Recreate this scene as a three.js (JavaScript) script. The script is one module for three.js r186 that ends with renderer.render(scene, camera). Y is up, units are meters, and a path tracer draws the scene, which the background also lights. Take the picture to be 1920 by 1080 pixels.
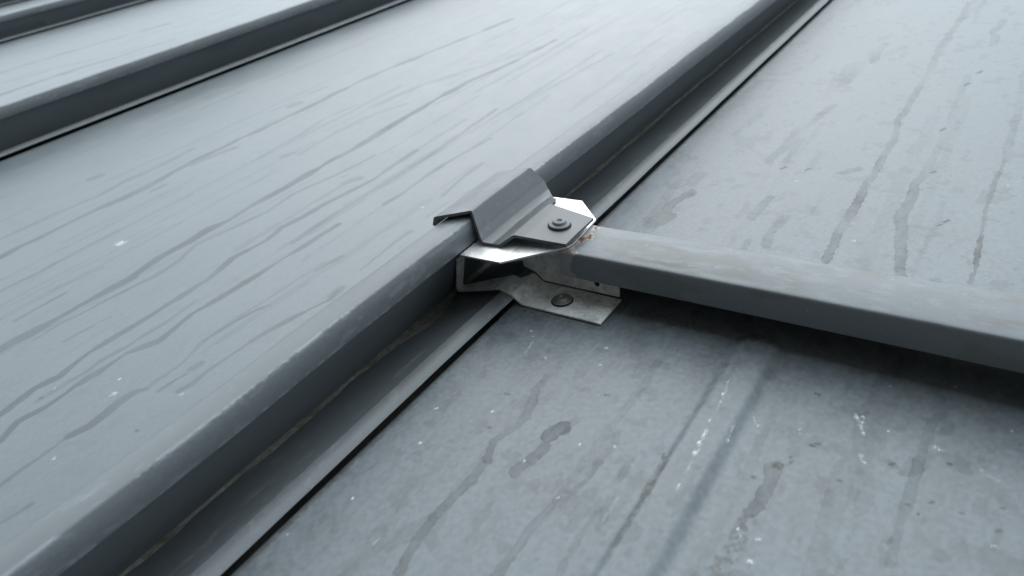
import * as THREE from 'three';
import { mergeGeometries, toCreasedNormals, mergeVertices } from 'three/addons/utils/BufferGeometryUtils.js';

// ---------------------------------------------------------------- camera, sky, sun, exposure
// Roof coordinates: v runs across the sheets (world x), u runs up the slope, h stands off the pan. 14.5 degree pitch.
const PITCH = THREE.MathUtils.degToRad(14.5), EAVE = 3.2, MM = 0.001;
const cosP = Math.cos(PITCH), sinP = Math.sin(PITCH);
const roofDir = (v, h, u) => new THREE.Vector3(v, h * cosP + u * sinP, h * sinP - u * cosP);
const roofPoint = (v, h, u) => roofDir(v, h, u).add(new THREE.Vector3(0, EAVE, 0));

const scene = new THREE.Scene();
const camera = new THREE.PerspectiveCamera(42.48, 16 / 9, 0.01, 400);
camera.position.copy(roofPoint(0.22244, 0.26, -0.32389));
camera.lookAt(camera.position.clone().add(roofDir(-0.53229, -0.52445, 0.66455)));
camera.focus = 0.46;
camera.userData.fStop = 10;

const SUN_DIR = roofDir(-0.38, 0.6, 0.7).normalize();
{
  const w = 512, h = 256, data = new Float32Array(w * h * 4);
  const d = new THREE.Vector3();
  for (let j = 0; j < h; j++) for (let i = 0; i < w; i++) {
    const el = ((j + 0.5) / h - 0.5) * Math.PI, az = ((i + 0.5) / w - 0.5) * 2 * Math.PI;
    d.set(Math.cos(el) * Math.cos(az), Math.sin(el), Math.cos(el) * Math.sin(az));
    const s = Math.max(0, Math.sin(el)), m = 0.5 + 0.5 * d.dot(SUN_DIR);
    // even cloud cover: a broad glow where the sun stands behind it, duller on the opposite side
    let L = (0.88 + 0.12 * s) * (0.24 + 1.27 * Math.pow(m, 1.5));
    if (el < 0) L *= 0.5;
    const o = 4 * (j * w + i);
    data[o] = L * 0.895; data[o + 1] = L * 1.0; data[o + 2] = L * 1.075; data[o + 3] = 1;
  }
  const sky = new THREE.DataTexture(data, w, h, THREE.RGBAFormat, THREE.FloatType);
  sky.mapping = THREE.EquirectangularReflectionMapping;
  sky.magFilter = sky.minFilter = THREE.LinearFilter; sky.needsUpdate = true;
  scene.background = sky; scene.environment = sky;
}
const sun = new THREE.DirectionalLight(0xfff8f0, 0.6);
sun.position.copy(camera.position).addScaledVector(SUN_DIR, 12);
sun.target.position.copy(roofPoint(0, 0, 0));
sun.castShadow = true; sun.shadow.radius = 100; sun.shadow.mapSize.set(2048, 2048);
Object.assign(sun.shadow.camera, { left: -3, right: 3, top: 3, bottom: -3, near: 0.5, far: 30 });
scene.add(sun, sun.target);

const renderer = new THREE.WebGLRenderer({ antialias: true });
renderer.setSize(1024, 576);
renderer.shadowMap.enabled = true;
renderer.toneMapping = THREE.LinearToneMapping;
renderer.toneMappingExposure = 1.78;

// ---------------------------------------------------------------- helpers
let seed = 20240611;
const rnd = () => { seed = (seed + 0x6D2B79F5) | 0; let t = Math.imul(seed ^ (seed >>> 15), 1 | seed); t = (t + Math.imul(t ^ (t >>> 7), 61 | t)) ^ t; return ((t ^ (t >>> 14)) >>> 0) / 4294967296; };
const PERM = new Uint8Array(512); { const p = [...Array(256).keys()]; for (let i = 255; i > 0; i--) { const j = Math.floor(rnd() * (i + 1)); [p[i], p[j]] = [p[j], p[i]]; } for (let i = 0; i < 512; i++) PERM[i] = p[i & 255]; }
function noise(x, y) {            // value noise 0..1
  const xi = Math.floor(x), yi = Math.floor(y), fx = x - xi, fy = y - yi;
  const a = fx * fx * (3 - 2 * fx), b = fy * fy * (3 - 2 * fy), X = xi & 255, Y = yi & 255, X1 = (X + 1) & 255, Y1 = (Y + 1) & 255;
  const p = PERM[PERM[X] + Y], q = PERM[PERM[X1] + Y], r = PERM[PERM[X] + Y1], s = PERM[PERM[X1] + Y1];
  return (p + (q - p) * a + (r - p + (p - q - r + s) * a) * b) / 255;
}
const fbm = (x, y, n = 4) => { let s = 0, a = 0.5, t = 0; for (let i = 0; i < n; i++) { s += a * noise(x, y); t += a; a *= 0.5; x = x * 2.03 + 17.3; y = y * 2.03 + 5.1; } return s / t; };
const clamp01 = (x) => x < 0 ? 0 : x > 1 ? 1 : x;
const smooth = (a, b, x) => { const t = clamp01((x - a) / (b - a)); return t * t * (3 - 2 * t); };
const toSRGB = (x) => 255 * (x <= 0.0031308 ? 12.92 * x : 1.055 * Math.pow(x, 1 / 2.4) - 0.055);

/** colour (linear rgb) and roughness textures from a function of the pixel */
function makeMaps(w, h, fn, wrapS = THREE.RepeatWrapping, wrapT = THREE.RepeatWrapping) {
  const c = new Uint8Array(w * h * 4), r = new Uint8Array(w * h * 4), out = [0, 0, 0, 0.5];
  for (let j = 0; j < h; j++) for (let i = 0; i < w; i++) {
    fn(i, j, out);
    const o = 4 * (j * w + i);
    for (let k = 0; k < 3; k++) c[o + k] = toSRGB(clamp01(out[k]));
    r[o] = r[o + 2] = r[o + 1] = 255 * clamp01(out[3]); c[o + 3] = r[o + 3] = 255;
  }
  const make = (data, srgb) => { const t = new THREE.DataTexture(data, w, h, THREE.RGBAFormat); t.wrapS = wrapS; t.wrapT = wrapT; t.magFilter = THREE.LinearFilter; t.minFilter = THREE.LinearMipmapLinearFilter; t.generateMipmaps = true; if (srgb) t.colorSpace = THREE.SRGBColorSpace; t.needsUpdate = true; return t; };
  return { map: make(c, true), roughnessMap: make(r, false) };
}

/** rounds the corners of a polyline [[a, b, r]] */
function filleted(pts, steps = 5) {
  const out = [];
  pts.forEach((p, i) => {
    const r = p[2] || 0;
    if (!r || i === 0 || i === pts.length - 1) { out.push([p[0], p[1]]); return; }
    const q = new THREE.Vector2(p[0], p[1]);
    const A = new THREE.Vector2(pts[i - 1][0], pts[i - 1][1]).sub(q), B = new THREE.Vector2(pts[i + 1][0], pts[i + 1][1]).sub(q);
    const la = A.length(), lb = B.length(); A.divideScalar(la); B.divideScalar(lb);
    const half = Math.acos(THREE.MathUtils.clamp(A.dot(B), -1, 1)) / 2, t = Math.min(r / Math.tan(half), la * 0.48, lb * 0.48);
    const s = q.clone().addScaledVector(A, t), e = q.clone().addScaledVector(B, t);
    const g = 0.35, sa = g < (la - t) * 0.4, sb = g < (lb - t) * 0.4;      // a support line either side keeps the flats flat
    if (sa) out.push([s.x + A.x * g, s.y + A.y * g]);
    for (let k = 0; k <= steps; k++) { const x = k / steps; out.push([(1 - x) ** 2 * s.x + 2 * x * (1 - x) * q.x + x * x * e.x, (1 - x) ** 2 * s.y + 2 * x * (1 - x) * q.y + x * x * e.y]); }
    if (sb) out.push([e.x + B.x * g, e.y + B.y * g]);
  });
  return out;
}
/** subdivides a polyline so that no piece is longer than step */
function dense(pts, step) {
  const out = [pts[0]];
  for (let i = 1; i < pts.length; i++) { const [a, b] = pts[i - 1], [c, d] = pts[i], n = Math.max(1, Math.ceil(Math.hypot(c - a, d - b) / step)); for (let k = 1; k <= n; k++) out.push([a + (c - a) * k / n, b + (d - b) * k / n]); }
  return out;
}
/**
 * A folded metal sheet: the profile [[a, b]] (mm) with a thickness to its left-hand side, drawn out along c.
 * c0(a, s) and c1(a, s) give where it starts and ends; warp(a, b, c) -> [da, db] bends it; map(a, b, c) -> [v, h, u] in mm.
 * uv are metres: along the profile and along c.
 */
function foldedSheet(profile, thickness, c0, c1, nc, map, warp = null, crease = 0.7) {
  const P = profile, n = P.length, N = [], S = [0];
  for (let i = 0; i < n; i++) {
    const a = P[Math.max(0, i - 1)], b = P[Math.min(n - 1, i + 1)], l = Math.hypot(b[0] - a[0], b[1] - a[1]) || 1;
    N.push([-(b[1] - a[1]) / l, (b[0] - a[0]) / l]);
    if (i) S.push(S[i - 1] + Math.hypot(P[i][0] - P[i - 1][0], P[i][1] - P[i - 1][1]));
  }
  const loop = [];
  for (let i = 0; i < n; i++) loop.push([P[i][0], P[i][1], S[i], P[i][0]]);
  for (let i = n - 1; i >= 0; i--) loop.push([P[i][0] - N[i][0] * thickness, P[i][1] - N[i][1] * thickness, S[i], P[i][0]]);
  const pos = [], uv = [], idx = [], m = loop.length;
  for (let k = 0; k <= nc; k++) for (let i = 0; i < m; i++) {
    const [a, b, s, a0] = loop[i], lo = typeof c0 === 'function' ? c0(a0, s) : c0, hi = typeof c1 === 'function' ? c1(a0, s) : c1;
    const c = lo + (hi - lo) * k / nc, [da, db] = warp ? warp(a, b, c) : [0, 0];
    const [v, h, u] = map(a + da, b + db, c);
    pos.push(v * MM, h * MM, -u * MM); uv.push(s * MM, c * MM);
  }
  for (let k = 0; k < nc; k++) for (let i = 0; i < m; i++) { const j = (i + 1) % m, A = k * m + i, B = k * m + j, C = A + m, D = B + m; idx.push(A, B, D, A, D, C); }
  for (const k of [0, nc]) for (let i = 0; i < n - 1; i++) { const A = k * m + i, B = A + 1, C = k * m + (m - 1 - i), D = C - 1; if (k) idx.push(A, D, B, A, C, D); else idx.push(A, B, D, A, D, C); }
  let g = new THREE.BufferGeometry();
  g.setAttribute('position', new THREE.Float32BufferAttribute(pos, 3)); g.setAttribute('uv', new THREE.Float32BufferAttribute(uv, 2)); g.setIndex(idx);
  // make the winding face outwards
  const e1 = new THREE.Vector3(), e2 = new THREE.Vector3(); let vol = 0;
  for (let t = 0; t < idx.length; t += 3) { const p = [0, 1, 2].map((x) => new THREE.Vector3().fromArray(pos, 3 * idx[t + x])); vol += p[0].dot(e1.copy(p[1]).cross(e2.copy(p[2]))); }
  if (vol < 0) { for (let t = 0; t < idx.length; t += 3) [idx[t + 1], idx[t + 2]] = [idx[t + 2], idx[t + 1]]; g.setIndex(idx); }
  return toCreasedNormals(g, crease);
}
const alongU = (a, b, c) => [a, b, c];          // profile in (v, h), drawn out up the slope
const alongV = (a, b, c) => [c, b, a];          // profile in (u, h), drawn out across the slope

const taken = {};
const numbered = (name) => { taken[name] = (taken[name] || 0) + 1; return taken[name] === 1 ? name : name + '_' + String(taken[name] - 1).padStart(3, '0'); };
function mesh(name, geometry, material, parent) { const o = new THREE.Mesh(geometry, material); o.name = name; o.castShadow = o.receiveShadow = true; parent.add(o); return o; }
/** a top-level group lying on the roof at (v, h, u) mm; its children are given relative to that base, in roof directions */
function onRoof(name, label, category, [v, h, u] = [0, 0, 0], extra = {}) {
  const o = new THREE.Group(); o.name = numbered(name); o.position.copy(roofPoint(v * MM, h * MM, u * MM)); o.rotation.x = PITCH;
  o.userData = { label, ...(category ? { category } : {}), ...extra }; scene.add(o);
  o.userData.base = undefined; delete o.userData.base;
  return o;
}
const shifted = (g, [v, h, u]) => g.translate(-v * MM, -h * MM, u * MM);


// ---------------------------------------------------------------- marks on the paint, as found on the sheets: [kind, width, strength, u, v, u, v ...] in mm
// s pale scuff, d thin dark water run, g greyish run, b brown dirt, k dark speck, w pale speck
const MARKS = [
["d",12.9,0.8,-120,-514,-41,-520,5,-516,48,-518,99,-526,184,-525,228,-525,288,-525,372,-530,494,-516,683,-492],
["d",10.1,0.45,-100,-559,-48,-558,-2,-554,32,-560,75,-559,120,-563],
["d",7.3,0.6,-152,-444,-123,-442,-90,-445,-45,-445],
["d",12.1,0.9,-197,-345,-171,-345,-149,-345,-124,-345,-93,-344],
["d",11.3,0.9,-93,-344,-62,-351,-31,-351,7,-350,41,-352,75,-351,125,-354,176,-353,236,-357,304,-361,389,-361,466,-348,571,-345],
["d",6.3,0.6,-178,-332,-159,-334,-144,-332,-123,-331,-112,-329,-86,-325,-61,-328,-36,-338,-4,-331,32,-326,69,-331,90,-326,116,-320,163,-315],
["d",8.1,0.8,-233,-266,-208,-271,-194,-267,-170,-274,-142,-274,-121,-274,-96,-274,-70,-275,-39,-284,-7,-280,14,-286,35,-282,65,-281,97,-276,117,-273,146,-276,186,-278],
["d",7.2,0.85,-245,-238,-231,-247,-216,-244,-195,-246,-180,-244,-159,-247,-138,-237,-107,-244,-86,-242,-57,-241,-23,-240,0,-240,36,-239],
["d",6.9,0.7,-1,-255,24,-256,54,-257,87,-256,122,-255,169,-254,205,-256,252,-260,308,-264],
["d",5.1,0.55,-215,-255,-204,-255,-180,-254,-172,-256,-155,-253,-141,-254,-120,-253,-94,-257],
["d",8.0,0.85,-223,-201,-212,-198,-197,-199,-180,-200,-175,-196],
["d",4.4,0.85,-270,-197,-251,-199,-238,-199,-223,-201],
["d",4.2,0.5,-175,-196,-160,-196,-148,-197,-134,-202,-125,-205],
["d",4.5,0.75,-125,-205,-104,-204,-84,-200,-76,-195],
["d",3.7,0.7,-173,-185,-164,-185,-154,-183],
["d",9.1,0.5,-149,-184,-143,-183],
["d",5.9,0.8,-167,-172,-159,-170,-145,-172,-129,-171,-108,-171,-92,-168,-69,-161,-53,-156,-43,-160],
["d",8.8,0.7,-49,-159,-40,-160],
["d",5.7,0.65,-15,-163,8,-166,27,-167,47,-167],
["d",5.0,0.6,-28,-199,-4,-195],
["d",7.2,0.65,79,-225,101,-223,139,-225,167,-226,200,-221,232,-218],
["d",5.7,0.65,109,-183,138,-187,157,-189,179,-190],
["d",4.3,0.4,71,-170,95,-170,125,-165],
["d",6.0,0.7,-170,-378,-149,-378,-131,-378],
["d",5.2,0.6,-169,-307,-155,-306,-135,-304],
["d",3.9,0.6,-279,-170,-272,-167,-262,-166],
["d",3.3,0.6,-265,-198,-259,-197],
["d",7.7,0.4,115,-448,158,-451,194,-455,238,-466,287,-457],
["d",8.3,0.4,144,-406,196,-411,263,-409,302,-392],
["d",15.5,0.35,286,-430,366,-420,446,-385,532,-348],
["d",8.2,0.35,239,-250,319,-250,412,-236,518,-227],
["d",18.4,0.5,264,-554,274,-554],
["d",16.1,0.5,136,-419,144,-417],
["d",16.1,0.45,104,-296,113,-291],
["d",15.1,0.5,23,-613,32,-612],
["d",10.8,0.5,87,-516,114,-514,137,-508],
["d",11.6,0.5,26,-499,40,-496],
["d",8.9,0.4,-69,-517,-41,-518,-17,-517],
["d",6.8,0.4,-133,-394,-111,-392,-93,-387],
["g",5.6,0.75,105,133,112,133,139,131,182,132,231,133,271,133,305,134],
["g",5.6,0.45,305,134,357,130,402,130,462,132,548,132,648,133,755,133],
["g",7.1,0.6,95,178,109,175,133,171,173,163,201,165,230,163,247,166],
["g",6.1,0.22,247,166,310,168,408,167,482,166],
["g",2.7,0.9,108,212,123,213,166,211,198,210,234,210,289,213],
["g",5.2,0.25,289,213,378,213,473,211],
["g",7.5,0.6,106,10,126,11,150,9,175,17],
["g",13.7,0.6,118,11,131,13],
["g",9.7,0.4,188,10,206,11],
["g",6.1,0.6,113,93,136,92,156,95],
["g",6.3,0.5,146,72,170,74,183,75],
["g",6.1,0.4,240,54,259,54,275,57,308,57],
["g",7.5,0.55,577,176,626,173,679,177],
["g",5.7,0.35,495,132,562,130,642,133,724,140],
["g",6.4,0.3,247,52,275,58,321,60,381,70],
["g",6.1,0.45,237,111,247,122],
["g",2.1,0.4,166,108,193,108],
["k",4.3,0.9,451,167,458,169],
["k",3.9,0.9,337,164,343,166],
["k",4.5,0.9,488,173,495,176],
["k",3.5,0.9,253,170,257,172],
["k",3.7,0.9,233,67,238,69],
["k",3.7,0.9,235,85,239,87],
["k",3.1,0.9,172,186,175,188],
["k",3.1,0.9,178,189,182,191],
["g",9.1,0.25,437,65,505,64,564,94],
["g",8.8,0.22,297,8,367,14],
["g",9.6,0.2,230,-15,317,-24,392,-15],
["g",5.1,0.7,-202,39,-187,35,-172,33,-161,34,-145,36,-131,34],
["g",4.9,0.85,-131,34,-120,31,-109,34,-97,35,-85,31,-77,28],
["g",3.4,0.3,-77,28,-62,29],
["g",5.9,0.75,-132,52,-121,55,-111,56],
["g",9.2,0.7,-105,56,-95,59],
["g",3.6,0.5,-95,59,-88,61],
["g",2.8,0.55,-155,79,-145,80,-137,82,-124,85,-109,85],
["g",4.6,0.55,-109,85,-97,86,-89,85],
["b",4.9,0.6,-91,112,-100,113,-111,113,-124,114],
["b",4.2,0.4,-124,114,-135,114,-145,114,-157,114],
["b",4.8,0.6,-68,164,-73,162,-77,159],
["g",6.6,0.6,-79,159,-88,160,-99,159,-107,157],
["b",9.5,0.4,-112,157,-117,157,-132,156,-141,155],
["g",2.9,0.35,-127,100,-137,102,-144,103],
["g",3.6,0.3,-101,97,-114,98],
["g",2.9,0.35,-171,100,-149,98,-136,98],
["b",3.3,0.25,-121,195,-111,196],
["g",2.9,0.3,-84,244,-73,243,-64,242],
["g",1.9,0.3,-106,195,-95,196],
["b",3.8,0.3,-53,199,-58,206,-57,210],
["b",10.9,0.5,5,114,11,121,7,128],
["b",4.8,0.45,6,45,13,62,8,85],
["k",2.3,0.8,-55,201,-54,202],
["k",2.3,0.8,-74,184,-74,185],
["k",2.3,0.8,-44,222,-44,223],
["k",2.2,0.8,-70,219,-69,220],
["k",2.1,0.8,-61,243,-61,244],
["k",2.1,0.8,-74,243,-73,244],
["k",2.4,0.8,-58,168,-58,169],
["k",2.4,0.8,-56,170,-56,171],
["k",2.8,0.8,-65,65,-65,67],
["k",2.9,0.8,-86,15,-86,17],
["k",2.7,0.8,-112,22,-112,23],
["k",2.4,0.8,-88,151,-88,152],
["k",2.6,0.8,-22,161,-22,162],
["k",3.0,0.8,-201,-165,-201,-163],
["k",2.9,0.8,-201,-143,-201,-141],
["k",3.3,0.8,-212,-257,-211,-255],
["k",2.2,0.8,-75,211,-75,212],
["k",2.2,0.8,-78,216,-78,216],
["k",2.1,0.8,-70,230,-70,231],
["w",2.1,1,-33,120],
["w",2.4,1,-43,121],
["w",1.8,1,-49,122],
["w",1.7,1,-64,122],
["w",2.5,1,-74,123],
["w",2.8,1,-80,123],
["w",2.5,1,-87,124],
["w",1.6,1,-95,124],
["w",1.6,1,-108,125],
["w",1.3,1,-110,125],
["w",1.7,1,-72,134],
["w",1.1,1,-63,133],
["w",1.4,1,-51,140],
["w",1.1,1,-55,143],
["w",2.4,1,-119,164],
["w",1.7,1,-118,155],
["w",1.9,1,-121,157],
["w",2.6,1,-131,165],
["w",2.8,1,-31,182],
["w",2.5,1,-30,184],
["w",1.9,1,-33,185],
["w",2.2,1,-36,185],
["w",1.9,1,-40,187],
["w",1.8,1,-55,189],
["w",1.6,1,-59,191],
["w",1.6,1,-34,196],
["w",2.1,1,-36,216],
["w",1.8,1,-37,218],
["w",2.3,1,10,218],
["w",2.0,1,-2,191],
["w",2.3,1,-82,243],
["w",1.4,1,-50,161],
["w",1.3,1,-12,243],
["w",2.4,1,-50,19],
["w",2.4,1,-29,47],
["w",1.6,1,-44,51],
["w",3.2,1,-112,-13],
["w",2.7,1,-137,-4],
["w",2.2,1,-101,17],
["w",2.0,1,-124,52],
["w",1.7,1,-103,71],
["w",1.7,1,-97,87],
["w",2.1,1,-137,79],
["w",1.1,1,-53,162],
["w",3.0,1,-202,-257],
["w",2.6,1,-177,-223],
["w",4.4,1,-188,-212],
["w",3.2,1,-169,-168],
["w",3.3,1,-238,-190],
["w",1.6,1,-238,-181],
["w",11.4,1,-60,-415],
["w",4.0,1,85,-186],
["w",3.6,1,214,84],
["w",2.7,1,136,143],
["w",8.7,1,416,-65],
["w",2.0,1,245,219],
["w",2.1,1,-31,-3],
["w",1.8,1,-35,1],
["w",1.7,1,-181,-10],
["w",1.4,1,-211,-23],
["w",1.3,1,13,154],
["w",1.1,1,-28,203],
["s",2.1,0.25,-30,120,-47,122,-64,122],
["s",2.8,0.5,-71,123,-81,124,-88,124],
["s",1.6,0.35,-88,124,-98,125],
["s",1.6,0.35,-107,125,-111,125],
["s",1.6,0.35,-60,133,-73,134],
["s",1.4,0.35,-50,139,-57,143],
["s",2.5,0.4,-29,181,-32,183,-36,185,-41,187],
["s",1.6,0.3,-54,188,-60,191],
["s",2.2,0.25,-36,215,-37,219],
["s",2.7,0.17,-42,234,-47,242],
["s",2.6,0.3,-50,5,-40,4],
["s",2.0,0.25,-196,18,-191,18],
["s",2.5,0.17,-139,103,-124,103]
];

for (let k = 0; k < 3; k++) {               // grime on the pan along the hem of the strip, and round the bracket's foot
  const line = ['b', 2.2, 0.5]; for (let u = -420 + 300 * k; u <= -120 + 300 * k; u += 30) line.push(u, -26.4 + 1.2 * (rnd() - 0.5)); MARKS.push(line);
}
MARKS.push(['b', 3.2, 0.6, -14, -20, -13.5, 6, -13, 33], ['b', 5, 0.55, -12, 36, 6, 37, 22, 38], ['b', 9, 0.35, 12, 46, 8, 74, 10, 96]);

/** rasterises marks over a sheet region into three layers: dark, brown, pale (0..1) */
function markLayers(w, h, v0, v1, u0, u1, marks) {
  const dark = new Float32Array(w * h), brown = new Float32Array(w * h), pale = new Float32Array(w * h);
  const px = w / (v1 - v0), py = h / (u1 - u0);
  for (const m of marks) {
    const [kind, width, strength] = m, q = m.slice(3);
    const R = (kind === 'w' ? 1.25 : 1) * Math.max(width * (kind === 'd' ? 0.42 : 0.54), 0.45), layer = kind === 'b' ? brown : kind === 'w' || kind === 's' ? pale : dark;
    const segs = q.length === 2 ? [[q[0], q[1], q[0] + 0.1, q[1]]] : []; for (let i = 0; i + 3 < q.length; i += 2) segs.push(q.slice(i, i + 4));
    const ph = rnd() * 100;
    for (const [ua, va, ub, vb] of segs) {
      const pad = R * 2.4 + 3, i0 = Math.max(0, Math.floor((Math.min(va, vb) - pad - v0) * px)), i1 = Math.min(w - 1, Math.ceil((Math.max(va, vb) + pad - v0) * px));
      const j0 = Math.max(0, Math.floor((Math.min(ua, ub) - pad - u0) * py)), j1 = Math.min(h - 1, Math.ceil((Math.max(ua, ub) + pad - u0) * py));
      const du = ub - ua, dv = vb - va, l2 = du * du + dv * dv || 1;
      for (let j = j0; j <= j1; j++) for (let i = i0; i <= i1; i++) {
        const u = u0 + (j + 0.5) / py, v = v0 + (i + 0.5) / px;
        const wob = (noise(u * 0.045 + ph, 3.7) - 0.5) * (kind === 'd' ? R * 0.6 : kind === 'g' ? R * 0.9 : 0.4);
        const t = clamp01(((u - ua) * du + (v - va - wob) * dv) / l2);
        const dist = Math.hypot(u - ua - t * du, v - va - wob - t * dv);
        let x;
        if (kind === 'w' || kind === 's') { const r = R * (0.25 + 1.25 * fbm(u * 0.5 + ph, v * 0.9, 3)); x = 0.9 * (1 - smooth(r * 0.25, r, dist)) * smooth(0.32, 0.62, noise(u * 1.1 + ph, v * 1.9)); }
        else if (kind === 'k') { const r = R * (0.5 + 0.9 * noise(u * 0.7 + ph, v * 0.7)); x = 1 - smooth(r * 0.4, r, dist); }
        else if (kind === 'b') { const r = R * (0.4 + 1.2 * fbm(u * 0.16 + ph, v * 0.16, 3)); x = 1.5 * (1 - smooth(r * 0.5, r, dist)) * smooth(0.36, 0.62, fbm(u * 0.5 + ph, v * 0.5, 3)); }
        else if (kind === 'g') { const r = R * (0.5 + 1.0 * fbm(u * 0.06 + ph, v * 0.2, 3)); const q2 = dist + (noise(u * 0.45 + ph, v * 0.5) - 0.5) * 1.6; x = 1.45 * (1 - smooth(r * 0.84, r * 1.02, q2)) * (0.66 + 0.34 * smooth(0.55, 0.92, q2 / r)) * (0.4 + 0.9 * fbm(u * 0.12 + ph, v * 0.35, 3)) * (0.35 + 0.95 * noise(u * 0.03 + ph, 17)); }
        else { const r = R * (0.45 + 1.1 * noise(u * 0.05 + ph, 8.1 + v * 0.02)); const e = dist + (noise(u * 0.2 + ph, v * 0.6) - 0.5) * 0.9; x = 0.86 * (1 - smooth(r * 0.6, r * 1.12, e)) * (0.6 + 0.5 * noise(u * 0.04 + ph, 1.3)); }
        const o = j * w + i; x *= strength; if (x > layer[o]) layer[o] = x;
      }
    }
  }
  return { dark, brown, pale };
}
/** weathered grey paint on a pan: mottled dust film, water runs, dirt, specks */
function panMaps(w, h, v0, v1, u0, u1, dirt, own, extraRuns) {
  const marks = own.slice();
  for (let k = 0; k < extraRuns; k++) {       // the fainter runs between the ones one can follow
    const v = v0 + rnd() * (v1 - v0), u = u0 + rnd() * (u1 - u0), len = (dirt > 0.5 ? 30 : 90) + 520 * rnd() * rnd(), m = [dirt > 0.5 ? 'g' : 'd', 3 + 7 * rnd(), 0.1 + 0.3 * rnd()];
    let vv = v; const n = 4; for (let i = 0; i <= n; i++) { m.push(u + len * i / n, vv); vv += (rnd() - 0.5) * 4; } marks.push(m);
  }
  const specks = Math.round((v1 - v0) * (u1 - u0) * 1e-4 * (0.5 + dirt * 6));
  for (let k = 0; k < specks; k++) marks.push([rnd() < 0.07 ? 'w' : 'k', 0.9 + 2.4 * rnd() * rnd() * rnd(), 0.25 + 0.4 * rnd(), u0 + rnd() * (u1 - u0), v0 + rnd() * (v1 - v0)]);
  const L = markLayers(w, h, v0, v1, u0, u1, marks), off = rnd() * 50;
  return makeMaps(w, h, (i, j, out) => {
    const v = v0 + (i + 0.5) / w * (v1 - v0), u = u0 + (j + 0.5) / h * (u1 - u0), o = j * w + i;
    const big = fbm(v * 0.012 + off, u * 0.006, 4), mid = fbm(v * 0.06 + off, u * 0.03 + 7, 3), fine = noise(v * 0.5 + off, u * 0.42), grain = noise(v * 1.3, u * 1.1 + off);
    const film = 1 + (big - 0.5) * 0.34 + (mid - 0.5) * (0.14 + 0.2 * dirt) + (fine - 0.5) * (0.07 + 0.3 * dirt) + (grain - 0.5) * 0.12;
    const blot = dirt * smooth(0.63, 0.69, fbm(v * 0.11 + 31, u * 0.085 + off, 4)) * 0.22;
    const dk = 1 - (0.5 + 0.16 * dirt) * clamp01(L.dark[o]) - blot, br = clamp01(L.brown[o]), pl = clamp01(L.pale[o]);
    const warm = (big - 0.5) * 0.05;
    let r = PAINT[0] * film * dk * (0.96 + 0.04 * dk) * (1 + warm), g = PAINT[1] * film * dk * (1 + 0.03 * dirt * (1 - dk)), b = PAINT[2] * film * dk * (1 - 0.05 * dirt * (1 - dk)) * (1 - warm);
    r += (0.085 - r) * br * 0.75; g += (0.078 - g) * br * 0.75; b += (0.066 - b) * br * 0.75;
    out[0] = r + (0.62 - r) * pl; out[1] = g + (0.65 - g) * pl; out[2] = b + (0.66 - b) * pl;
    out[3] = PAINT_ROUGH + (big - 0.5) * 0.07 + (mid - 0.5) * 0.08 + (fine - 0.5) * 0.06 + 0.11 * clamp01(L.dark[o]) + 0.3 * br + 0.2 * pl;
  }, THREE.MirroredRepeatWrapping, THREE.MirroredRepeatWrapping);
}
const PAINT = [0.138, 0.160, 0.174], PAINT_ROUGH = 0.43;

// ---------------------------------------------------------------- materials
const paint = (maps, more = {}) => new THREE.MeshPhysicalMaterial({ ...maps, roughness: 1, metalness: 0, ior: 1.5, ...more });
const LEFT = [-836, -64, -700, 1500], RIGHT = [-46, 694, -620, 1080];
const inside = ([v0, v1, u0, u1]) => MARKS.filter((m) => m[4] > v0 + 10 && m[4] < v1 && m[3] > u0 && m[3] < u1);
const mapsLeft = panMaps(1536, 2048, ...LEFT, 0.25, inside([-836, -75, -700, 1500]), 210);
const mapsRight = panMaps(2048, 2048, ...RIGHT, 0.8, inside([-40, 694, -620, 1080]), 130);
const paintLeft = paint(mapsLeft), paintRight = paint(mapsRight);
// seams: the same paint, rubbed and scuffed
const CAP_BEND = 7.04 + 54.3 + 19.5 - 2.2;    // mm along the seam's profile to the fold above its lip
const seamMaps = makeMaps(512, 2048, (i, j, out) => {
  const s = i / 512 * 160, u = j / 2048 * 1000;
  const big = fbm(s * 0.03, u * 0.012, 4), scuff = smooth(0.66, 0.82, fbm(s * 0.22 + 9, u * 0.05, 4)) * 0.5 + smooth(0.7, 0.76, fbm(s * 0.14 + u * 0.11, u * 0.035 - s * 0.2 + 40, 3)) * 0.35;
  const fine = noise(s * 1.6, u * 0.9), f = 1 + (big - 0.5) * 0.4 + (fine - 0.5) * 0.2; let k = 1 + scuff * 0.65;
  const bend = CAP_BEND - s, wearHighlight = Math.exp(-((bend / 1.3) ** 2)) * smooth(0.47, 0.68, fbm(u * 0.035, 61, 4) * 0.7 + noise(u * 0.5, s * 0.9) * 0.3);   // paint rubbed thin along the fold, plus its edge highlight painted in
  const chip = Math.exp(-(((s - CAP_BEND - 14.2) / 1.5) ** 2)) * smooth(0.5, 0.66, fbm(u * 0.05, 33, 4) * 0.6 + noise(u * 0.45, s * 0.7 + 9) * 0.4);
  k += wearHighlight * 0.8 + chip * 0.8;
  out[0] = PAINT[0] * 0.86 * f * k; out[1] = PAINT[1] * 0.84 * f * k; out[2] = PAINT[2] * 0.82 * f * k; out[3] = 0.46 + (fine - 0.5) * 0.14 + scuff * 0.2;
}, THREE.RepeatWrapping, THREE.RepeatWrapping);
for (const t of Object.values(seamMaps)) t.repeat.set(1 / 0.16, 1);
const paintSeam = paint(seamMaps);
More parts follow.
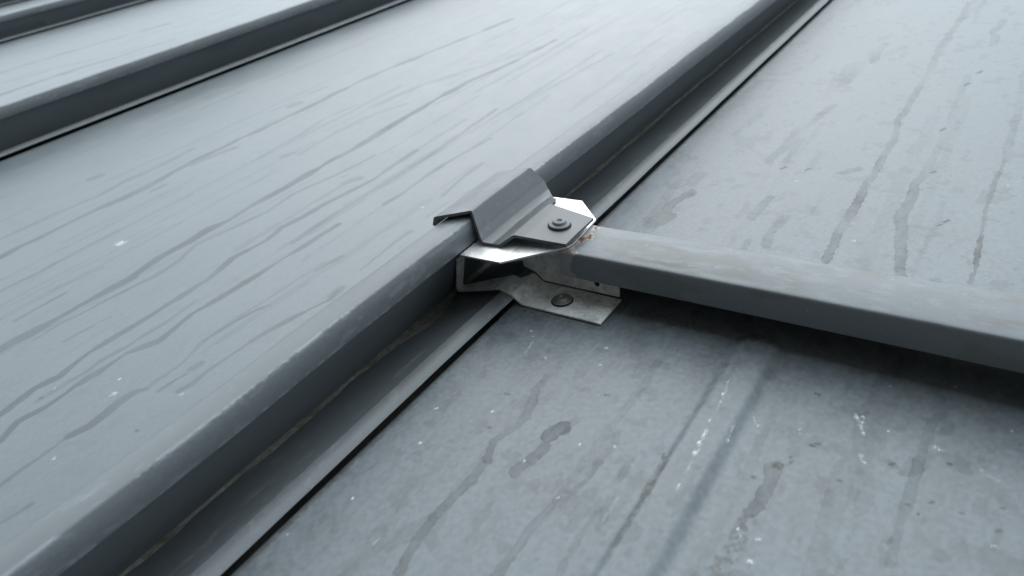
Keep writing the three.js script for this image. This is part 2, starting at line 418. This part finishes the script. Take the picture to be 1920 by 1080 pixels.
const webMaps = makeMaps(256, 1024, (i, j, out) => {      // the same coat where nothing rubs it
  const s = i / 256 * 80, u = j / 1024 * 600, f = 1 + (fbm(s * 0.05 + 80, u * 0.01, 4) - 0.5) * 0.3 + (noise(s * 1.1, u * 0.7) - 0.5) * 0.1;
  out[0] = PAINT[0] * 0.86 * f; out[1] = PAINT[1] * 0.86 * f; out[2] = PAINT[2] * 0.86 * f; out[3] = 0.5;
});
for (const t of Object.values(webMaps)) t.repeat.set(1 / 0.08, 1 / 0.6);
const paintWeb = paint(webMaps);
const clipMaps = makeMaps(512, 512, (i, j, out) => {
  const s = i / 512 * 200, u = j / 512 * 200;
  const big = fbm(s * 0.05 + 3, u * 0.05, 4), fine = noise(s * 2.1, u * 2.1), rub = smooth(0.68, 0.8, fbm(s * 0.2, u * 0.2 + 11, 4));
  const f = 1 + (big - 0.5) * 0.35 + (fine - 0.5) * 0.16 + rub * 0.35;
  out[0] = 0.095 * f; out[1] = 0.106 * f; out[2] = 0.114 * f; out[3] = 0.42 + (big - 0.5) * 0.2 + rub * 0.15;
});
for (const t of Object.values(clipMaps)) t.repeat.set(5, 5);
const paintClip = paint(clipMaps);
// bar: paint with a dirty front, rust and bare metal where it was cut (its left end is at c = 0)
const barMaps = makeMaps(256, 2048, (i, j, out) => {
  const s = i / 256 * 80, c = j / 2048 * 800 - 10;
  const big = fbm(s * 0.04 + 60, c * 0.018, 4), fine = noise(s * 1.2, c * 0.9), blot = smooth(0.58, 0.72, fbm(s * 0.08, c * 0.03 + 13, 4));
  const f = 1 + (big - 0.5) * 0.3 + (fine - 0.5) * 0.14;
  let r = PAINT[0] * f, g = PAINT[1] * f, b = PAINT[2] * f, ro = 0.42 + (big - 0.5) * 0.2;
  r *= 1 - 0.1 * blot; g *= 1 - 0.14 * blot; b *= 1 - 0.2 * blot;
  const wearHighlight = Math.exp(-(((s - 53.4) / 0.9) ** 2)) * smooth(0.34, 0.6, fbm(c * 0.03, 5, 3) * 0.6 + noise(c * 0.35, s * 0.8) * 0.4) + 0.35 * Math.exp(-(((s - 16.9) / 0.9) ** 2)) * smooth(0.45, 0.75, fbm(c * 0.04, 25, 4));  // worn bends, with a pale highlight line painted along them
  r += (0.42 - r) * wearHighlight * 0.7; g += (0.44 - g) * wearHighlight * 0.7; b += (0.45 - b) * wearHighlight * 0.7;
  const smudge = Math.exp(-(((c - 62) / 34) ** 2) - (((s - 24) / 6) ** 2)) * smooth(0.35, 0.65, fbm(s * 0.25, c * 0.07 + 31, 4)) * 0.9 + 0.22 * smooth(0.58, 0.66, fbm(s * 0.17 + 90, c * 0.035, 4)) * smooth(15, 20, s); r += (0.095 - r) * smudge; g += (0.09 - g) * smudge; b += (0.08 - b) * smudge;
  const rub = smooth(17, 20, s) * smooth(0.52, 0.72, fbm(s * 0.3 + 140, c * 0.09, 4)) * 0.14; r += (0.34 - r) * rub; g += (0.35 - g) * rub; b += (0.35 - b) * rub;
  const edge = c + (fbm(s * 0.16, c * 0.08 + 2, 4) - 0.5) * 12;
  const bare = (1 - smooth(8, 9.5, edge)) * (0.35 + 0.45 * smooth(15, 19, s)), rust = smooth(15, 19, s) * (1 - smooth(7, 10, edge)) * smooth(0.42, 0.6, fbm(s * 0.3 + 5, c * 0.3, 3));
  r += (0.5 - r) * bare; g += (0.48 - g) * bare; b += (0.46 - b) * bare; ro += bare * 0.1;
  r += (0.17 - r) * rust; g += (0.068 - g) * rust; b += (0.03 - b) * rust; ro += rust * 0.35;
  const sp = smooth(0.8, 0.9, fbm(s * 0.5 + 3, c * 0.4 + 8, 3)) * 0.5; r += (0.4 - r) * sp; g += (0.42 - g) * sp; b += (0.43 - b) * sp;
  out[0] = r; out[1] = g; out[2] = b; out[3] = ro;
}, THREE.ClampToEdgeWrapping, THREE.ClampToEdgeWrapping);
for (const t of Object.values(barMaps)) { t.repeat.set(1 / 0.08, 1 / 0.8); t.offset.set(0, 0.01 / 0.8); }
const paintBar = paint(barMaps);
// zinc: bright new sheet, and dull weathered sheet with spangle
const zinc = (base, rough, seedX, metal, grime) => {
  const cells = []; for (let k = 0; k < 260; k++) cells.push([rnd() * 100, rnd() * 100, rnd()]);
  const m = makeMaps(512, 512, (i, j, out) => {
    const x = i / 512 * 100, y = j / 512 * 100; let d1 = 1e9, t = 0;
    const wx = x + (noise(x * 0.5, y * 0.5) - 0.5) * 5, wy = y + (noise(x * 0.5 + 40, y * 0.5) - 0.5) * 5;
    for (const c of cells) { let dx = Math.abs(wx - c[0]), dy = Math.abs(wy - c[1]); if (dx > 50) dx = 100 - dx; if (dy > 50) dy = 100 - dy; const d = dx * dx + dy * dy; if (d < d1) { d1 = d; t = c[2]; } }
    const big = fbm(x * 0.07 + seedX, y * 0.07, 4), f = 1 + (t - 0.5) * 0.16 + (big - 0.5) * 0.5 + (noise(x * 2, y * 2) - 0.5) * 0.12;
    const d = grime * (0.55 * smooth(0.46, 0.66, fbm(x * 0.13 + seedX, y * 0.13 + 70, 4)) + 0.45 * smooth(0.55, 0.7, fbm(x * 0.4, y * 0.4 + seedX, 3)));
    out[0] = base[0] * f * (1 - d * 0.72); out[1] = base[1] * f * (1 - d * 0.76); out[2] = base[2] * f * (1 - d * 0.82); out[3] = rough + d * 0.3 + (t - 0.5) * 0.08 + (big - 0.5) * 0.25;
  });
  for (const t of Object.values(m)) t.repeat.set(10, 10);
  return new THREE.MeshPhysicalMaterial({ ...m, roughness: 1, metalness: metal });
};
const zincBright = zinc([0.74, 0.75, 0.75], 0.42, 3, 0.85, 0.3), zincDull = zinc([0.74, 0.765, 0.75], 0.48, 30, 0.12, 0.45);
const screwMetal = new THREE.MeshPhysicalMaterial({ color: new THREE.Color().setRGB(0.24, 0.24, 0.235), roughness: 0.5, metalness: 0.7 });
const screwPaint = new THREE.MeshPhysicalMaterial({ color: new THREE.Color().setRGB(0.12, 0.125, 0.13), roughness: 0.5, metalness: 0.1 });
const rubber = new THREE.MeshStandardMaterial({ color: new THREE.Color().setRGB(0.02, 0.02, 0.02), roughness: 0.9 });
const dirtMaps = makeMaps(512, 512, (i, j, out) => {
  const f = 0.5 + fbm(i * 0.03, j * 0.03, 4), m = smooth(0.5, 0.66, fbm(i * 0.015 + 50, j * 0.015, 3));
  out[0] = (0.168 - 0.03 * m) * f; out[1] = (0.163 - 0.014 * m) * f; out[2] = (0.15 - 0.035 * m) * f; out[3] = 0.95;
});
for (const t of Object.values(dirtMaps)) t.repeat.set(20, 20);
const dirtMat = new THREE.MeshStandardMaterial({ ...dirtMaps, roughness: 1 });

// ---------------------------------------------------------------- the roof: sheets side by side, each ending in a raised seam
const U0 = -1400, U1 = 6200, RIBS = [2370, 1580, 790, 0, -790, -1765, -2555, -3345, -4135];
const wobble = (v, u) => (noise(u * 0.009 + v * 0.37, 4.2 + v) - 0.5) * 2.6 + (noise(u * 0.05 + v, 9.2) - 0.5) * 0.5;
const roof = new THREE.Group(); roof.name = numbered('metal_roof'); roof.position.copy(roofPoint(0, 0, 0)); roof.rotation.x = PITCH; scene.add(roof);
roof.userData = { kind: 'structure', label: 'low pitched grey metal roof of wide sheets with raised seams' };

function panGeometry(va, vb, region, bead) {
  const vs = [], us = [];
  const add = (list, from, to, step) => { for (let x = from; x < to - 1e-6; x += step) list.push(x); };
  vs.push(va, va + 0.5, va + 1, va + 1.6); va += 3; if (bead) { add(vs, va, 96, 12); add(vs, 96, 152, 1.4); add(vs, 152, vb, 12); } else add(vs, va, vb, 12); vs.push(vb); va -= 3;
  add(us, U0, -500, 50); if (bead) { add(us, -500, -30, 12); add(us, -30, 40, 1.6); } else add(us, -500, 40, 12); add(us, 40, 1600, 20); add(us, 1600, U1, 100); us.push(U1);
  const pos = [], uv = [], idx = [];
  for (const u of us) for (const v of vs) {
    let h = (fbm(v * 0.008 + 3, u * 0.003 + 1, 2) - 0.5) * 1.6 + (noise(v * 0.03 + 8, u * 0.012) - 0.5) * 0.35;
    const nearEdge = smooth(0, 40, v - va) * smooth(0, 40, vb - v); h = h * nearEdge - 1.2 * (1 - smooth(0, 1.5, v - va));
    if (bead) {                             // a pressed stiffening bead with a rounded end
      const dv = Math.abs(v - 124), du = Math.max(0, u - 1), d = Math.hypot(dv, du);
      h += 2.3 * (1 - smooth(7.5, 13.5, d)) - 0.5 * Math.exp(-(((d - 15.5) / 3.2) ** 2));
      h *= 1;
    }
    pos.push(v * MM, h * MM, -u * MM); uv.push((v - region[0]) / (region[1] - region[0]), (u - region[2]) / (region[3] - region[2]));
  }
  const n = vs.length; for (let j = 0; j < us.length - 1; j++) for (let i = 0; i < n - 1; i++) { const A = j * n + i, B = A + 1, C = A + n, D = C + 1; idx.push(A, B, D, A, D, C); }
  const g = new THREE.BufferGeometry(); g.setAttribute('position', new THREE.Float32BufferAttribute(pos, 3)); g.setAttribute('uv', new THREE.Float32BufferAttribute(uv, 2)); g.setIndex(idx); g.computeVertexNormals();
  return g;
}
// seam profile, mm from the seam's own zero: flank, top, turned-down lip; then the web, ledge and hemmed strip of the next sheet
const CAP = filleted([[-97, 0.6], [-90, 1.4, 3], [-75, 53.6, 3], [-56.1, 54.2, 2.4], [-53.9, 40.2, 0.6], [-58.0, 39.9]], 6);
const WEB = filleted([[-62.4, 51], [-62.2, 40.0, 1.5], [-94.2, -15.4]], 5);
const FLASHING = filleted([[-93.4, -14.6], [-39.0, 3.4, 0.4], [-38.4, 8.3, 0.5], [-28.5, 5.2, 0.3], [-29.0, 4.4, 0.2], [-34, 5.6]], 4);
RIBS.forEach((at, k) => {
  const own = at === 790, far = at > 0 || at < -1800, nc = far ? 60 : 260, left = (RIBS[k + 1] ?? at - 790);
  const off = [at, 0, 0];
  const panel = mesh('roof_panel', panGeometry(left - 30.4, at - 91, own ? RIGHT : [LEFT[0] + (left + 790), LEFT[1] + at, LEFT[2] - (k - 3) * 37, LEFT[3] - (k - 3) * 37], own), own ? paintRight : paintLeft, roof);
  const warp = (a, b, c) => [wobble(at, c) * smooth(5, 40, b), (noise(c * 0.02 + at, 1.7) - 0.5) * 0.5];
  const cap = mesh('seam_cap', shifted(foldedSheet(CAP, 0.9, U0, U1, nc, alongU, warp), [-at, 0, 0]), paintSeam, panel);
  const web = mesh('seam_web', shifted(foldedSheet(WEB, 0.8, U0, U1, nc, alongU, (a, b, c) => [wobble(at + 5, c) * 0.4, 0]), [-at, 0, 0]), paintWeb, panel);
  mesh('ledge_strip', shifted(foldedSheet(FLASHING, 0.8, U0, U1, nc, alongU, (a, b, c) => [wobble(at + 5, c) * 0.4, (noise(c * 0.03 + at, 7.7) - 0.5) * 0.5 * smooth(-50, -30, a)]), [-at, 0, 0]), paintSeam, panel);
});
{ // slab added under the sheets to stop light through gaps; walls and ground below
  const added_deck = mesh('added_deck', new THREE.BoxGeometry(7.3, 0.05, 7.6).translate(-1.3, -0.046, -2.4), dirtMat, roof);
  const wallMat = new THREE.MeshStandardMaterial({ color: new THREE.Color().setRGB(0.35, 0.34, 0.32), roughness: 0.9 });
  const s = new THREE.Shape([new THREE.Vector2(-1.2, 0), new THREE.Vector2(6, 0), new THREE.Vector2(6, EAVE - 0.09 + 6 * Math.tan(PITCH)), new THREE.Vector2(-1.2, EAVE - 0.09 - 1.2 * Math.tan(PITCH))]);
  const walls = mesh('building_walls', new THREE.ExtrudeGeometry(s, { depth: 6.9, bevelEnabled: false }).rotateY(Math.PI / 2).translate(-4.7, 0, 0), wallMat, scene);
  walls.userData = { kind: 'structure', label: 'plain rendered walls carrying the metal roof' };
  // dark wall added out of view to shut off the sky behind the camera
  const skyBlocker = mesh('added_sky_blocker', new THREE.BoxGeometry(10, 7.4, 0.4).translate(-0.8, 3.7, 1.72), new THREE.MeshStandardMaterial({ color: new THREE.Color().setRGB(0.11, 0.1, 0.09), roughness: 0.9 }), scene);
  skyBlocker.userData = { kind: 'structure', label: 'unseen dark wall added below the roof to block sky light' };
  const ground = mesh('ground', new THREE.CircleGeometry(150, 48).rotateX(-Math.PI / 2), new THREE.MeshStandardMaterial({ color: new THREE.Color().setRGB(0.16, 0.16, 0.14), roughness: 1 }), scene);
  ground.userData = { kind: 'structure', label: 'open ground around the building' };
}

// ---------------------------------------------------------------- things fixed to the roof
/** a hexagon washer-head screw, base at (v, h, u) relative to the parent's base */
function screw(parent, [v, h, u], headMat, tilt, r = 6.6) {
  const at = new THREE.Vector3(v * MM, h * MM, -u * MM), k = r * MM / 6.6;
  const lathe = (pts) => new THREE.LatheGeometry(pts.map(([a, b]) => new THREE.Vector2(a * k, b * k)), 36);
  const head = mesh('screw', lathe([[0, 0.75], [6.0, 0.75], [6.5, 0.9], [6.6, 1.3], [6.2, 1.7], [5.0, 1.85], [4.5, 1.95], [4.2, 2.3], [4.0, 3.0], [3.5, 3.4], [2.2, 3.55], [1.6, 3.3], [1.2, 2.6], [0, 2.5]]), headMat, parent);
  head.position.copy(at); head.rotation.z = tilt;
  mesh('washer', lathe([[0, 0], [6.9, 0], [7.2, 0.35], [6.9, 0.75], [0, 0.75]]), rubber, head);
  return head;
}
const rel = (pts, b) => pts.map(([v, h]) => [v - b[0], h - b[1]]);

{ // bar: an open-bottomed channel laid across the sheets
  const base = [0, 20, 4.6];
  const bar = onRoof('cross_bar', 'long dark grey metal bar with rounded edges running across the right sheet', 'metal bar', base);
  const prof = filleted([[4.6, 20], [4.6, 37.6, 2.6], [41.6, 37.6, 1.8], [41.6, 0.9]], 7);
  const bend = (a, b, c) => [(noise(c * 0.008, 2.2) - 0.5) * 0.8, (noise(c * 0.01, 6.1) - 0.5) * 0.5];
  mesh('channel', shifted(foldedSheet(prof, 1.5, 0, 735, 90, alongV, bend), base), paintBar, bar);
}
{ // bright plate lying on the bar's end
  const base = [-25, 38.3, 20];
  const plate = onRoof('cover_plate', 'bright zinc plate with cut corners between the dark clip and the bar', 'metal plate', base);
  const pts = [[-54.6, -23.5], [-25, -22.5], [4.5, 7.5], [6.2, 12], [4.5, 45], [-17.5, 66], [-54.6, 65]].map(([v, u]) => new THREE.Vector2((v - base[0]) * MM, (u - base[2]) * MM));
  const g = new THREE.ExtrudeGeometry(new THREE.Shape(pts), { depth: 0.9 * MM, bevelEnabled: true, bevelThickness: 0.2 * MM, bevelSize: 0.25 * MM, bevelSegments: 2 });
  g.rotateX(-Math.PI / 2);
  mesh('plate', g, zincBright, plate);
}
{ // angle bracket holding the bar's end to the sheet
  const base = [0, 0.8, 0];
  const br = onRoof('angle_bracket', 'dull grey zinc angle bracket screwed to the sheet beneath the end of the bar', 'bracket', base);
  const prof = filleted([[-67.5, 27], [-84.6, -8.0, 1.6], [-39, 10.2, 2], [-29.4, 7.4, 1.6], [-22.6, 1.9, 2], [34, 1.8]], 4);
  mesh('base_plate', shifted(foldedSheet(dense(prof, 6), 1.1, (a, s) => s < 38 ? -13 + 11 * s / 38 : a < -39 ? -2 - 8.8 * (a + 84) / 45 : -10.8, (a, s) => s < 38 ? -5 + 10 * s / 38 : a < -33 ? 7 : 17.2, 6, alongU), base), zincDull, br);
  const s = new THREE.Shape([[-38, 11], [-29, 8.6], [-23, 3], [32.5, 3], [33, 12], [33, 35], [-38, 35]].map(([v, h]) => new THREE.Vector2((v - base[0]) * MM, (h - base[1]) * MM)));
  const hole = new THREE.Path(); hole.absarc((17 - base[0]) * MM, (9.3 - base[1]) * MM, 2.1 * MM, 0, Math.PI * 2); s.holes.push(hole);
  const g = new THREE.ExtrudeGeometry(s, { depth: 1.1 * MM, bevelEnabled: false, curveSegments: 20 }).translate(0, 0, -(17.6 - base[2]) * MM - 1.1 * MM);
  mesh('upright_flange', g, zincDull, br);
  const t = new THREE.Shape([[-84, -10.4], [-38.2, 4.8], [-38, 9], [-29, 6.2], [-28, 1.6], [-2, 1.6], [-2, 36.6], [-61.5, 36.2]].map(([v, h]) => new THREE.Vector2((v - base[0]) * MM, (h - base[1]) * MM)));
  mesh('added_rear_flange', new THREE.ExtrudeGeometry(t, { depth: 1.1 * MM, bevelEnabled: false }).translate(0, 0, -(43.2 - base[2]) * MM - 1.1 * MM), zincDull, br);  // unseen flange added to close the cavity so it stays dark
  screw(br, [0 - base[0], 1.85 - base[1], 2 - base[2]], screwMetal, 0.03, 6.6);
}
{ // folded clip over the seam
  const base = [-40, 40, 20];
  const clip = onRoof('seam_clip', 'dark folded metal clip hooked over the raised seam with a screwed tongue', 'clip', base);
  const prof = dense(filleted([[-80.8, 51.6], [-79.2, 57.4, 2], [-56.2, 59.8, 2.6], [-47.0, 42.0, 2.6], [-35.6, 41.6, 2.4], [-27.6, 46.9, 2.4], [7, 44.2]], 6), 1.5);
  const table = (t) => (a) => { for (let i = 1; i < t.length; i++) if (a <= t[i][0]) { const [x0, y0] = t[i - 1], [x1, y1] = t[i]; return y0 + (y1 - y0) * clamp01((a - x0) / (x1 - x0)); } return t[t.length - 1][1]; };
  const front = table([[-81, -15], [-57, -2.5], [-48, -8.8], [-35, -7.5], [-27, -1.5], [7, 3]]);
  const back = table([[-81, 57], [-57, 65], [-50, 72], [-46.5, 71], [-40, 64], [-34.4, 59.5], [-33.2, 47], [-31, 43.5], [-26, 42.5], [7, 38]]);
  mesh('clip_body', shifted(foldedSheet(prof, 1.9, front, back, 24, alongU, (a, b, c) => [0, (noise(c * 0.05, 3) - 0.5) * 0.4]), base), paintClip, clip);
  screw(clip, [-7.5 - base[0], 45.45 - base[1], 20.5 - base[2]], screwPaint, -0.08, 6.9);
}
{ // dirt gathered in the corner of the seam
  const o = onRoof('sediment', 'thin line of tan dirt caught in the corner below the seam', null, [-92.6, -14.4, 0], { kind: 'stuff', category: 'dirt' });
  const pos = [], idx = [], uv = []; const n = 900, a = -600, b = 1200;
  for (let i = 0; i <= n; i++) {
    const u = a + (b - a) * i / n, heap = Math.exp(-(((u + 34) / 26) ** 2));
    const w = 1.6 + 4.2 * smooth(0.36, 0.7, fbm(u * 0.03, 2, 4)) + 12 * heap, t = 0.9 + 1.3 * fbm(u * 0.07, 12, 3) + 2 * heap;
    for (const [v, h] of [[-0.9, t], [w * 0.4, 0.331 * w * 0.4 + t * 0.55], [w, 0.331 * w - 0.35]]) { pos.push((v + (noise(u * 0.35, v + 3) - 0.5) * 0.7) * MM, (h + (noise(u * 0.4, v + 30) - 0.5) * 0.3) * MM, -u * MM); uv.push(v * MM, u * MM); }
    if (i) for (let k = 0; k < 2; k++) { const A = (i - 1) * 3 + k; idx.push(A, A + 1, A + 4, A, A + 4, A + 3); }
  }
  const g = new THREE.BufferGeometry(); g.setAttribute('position', new THREE.Float32BufferAttribute(pos, 3)); g.setAttribute('uv', new THREE.Float32BufferAttribute(uv, 2)); g.setIndex(idx); g.computeVertexNormals();
  mesh('dirt_line', g, dirtMat, o);
}
renderer.render(scene, camera);
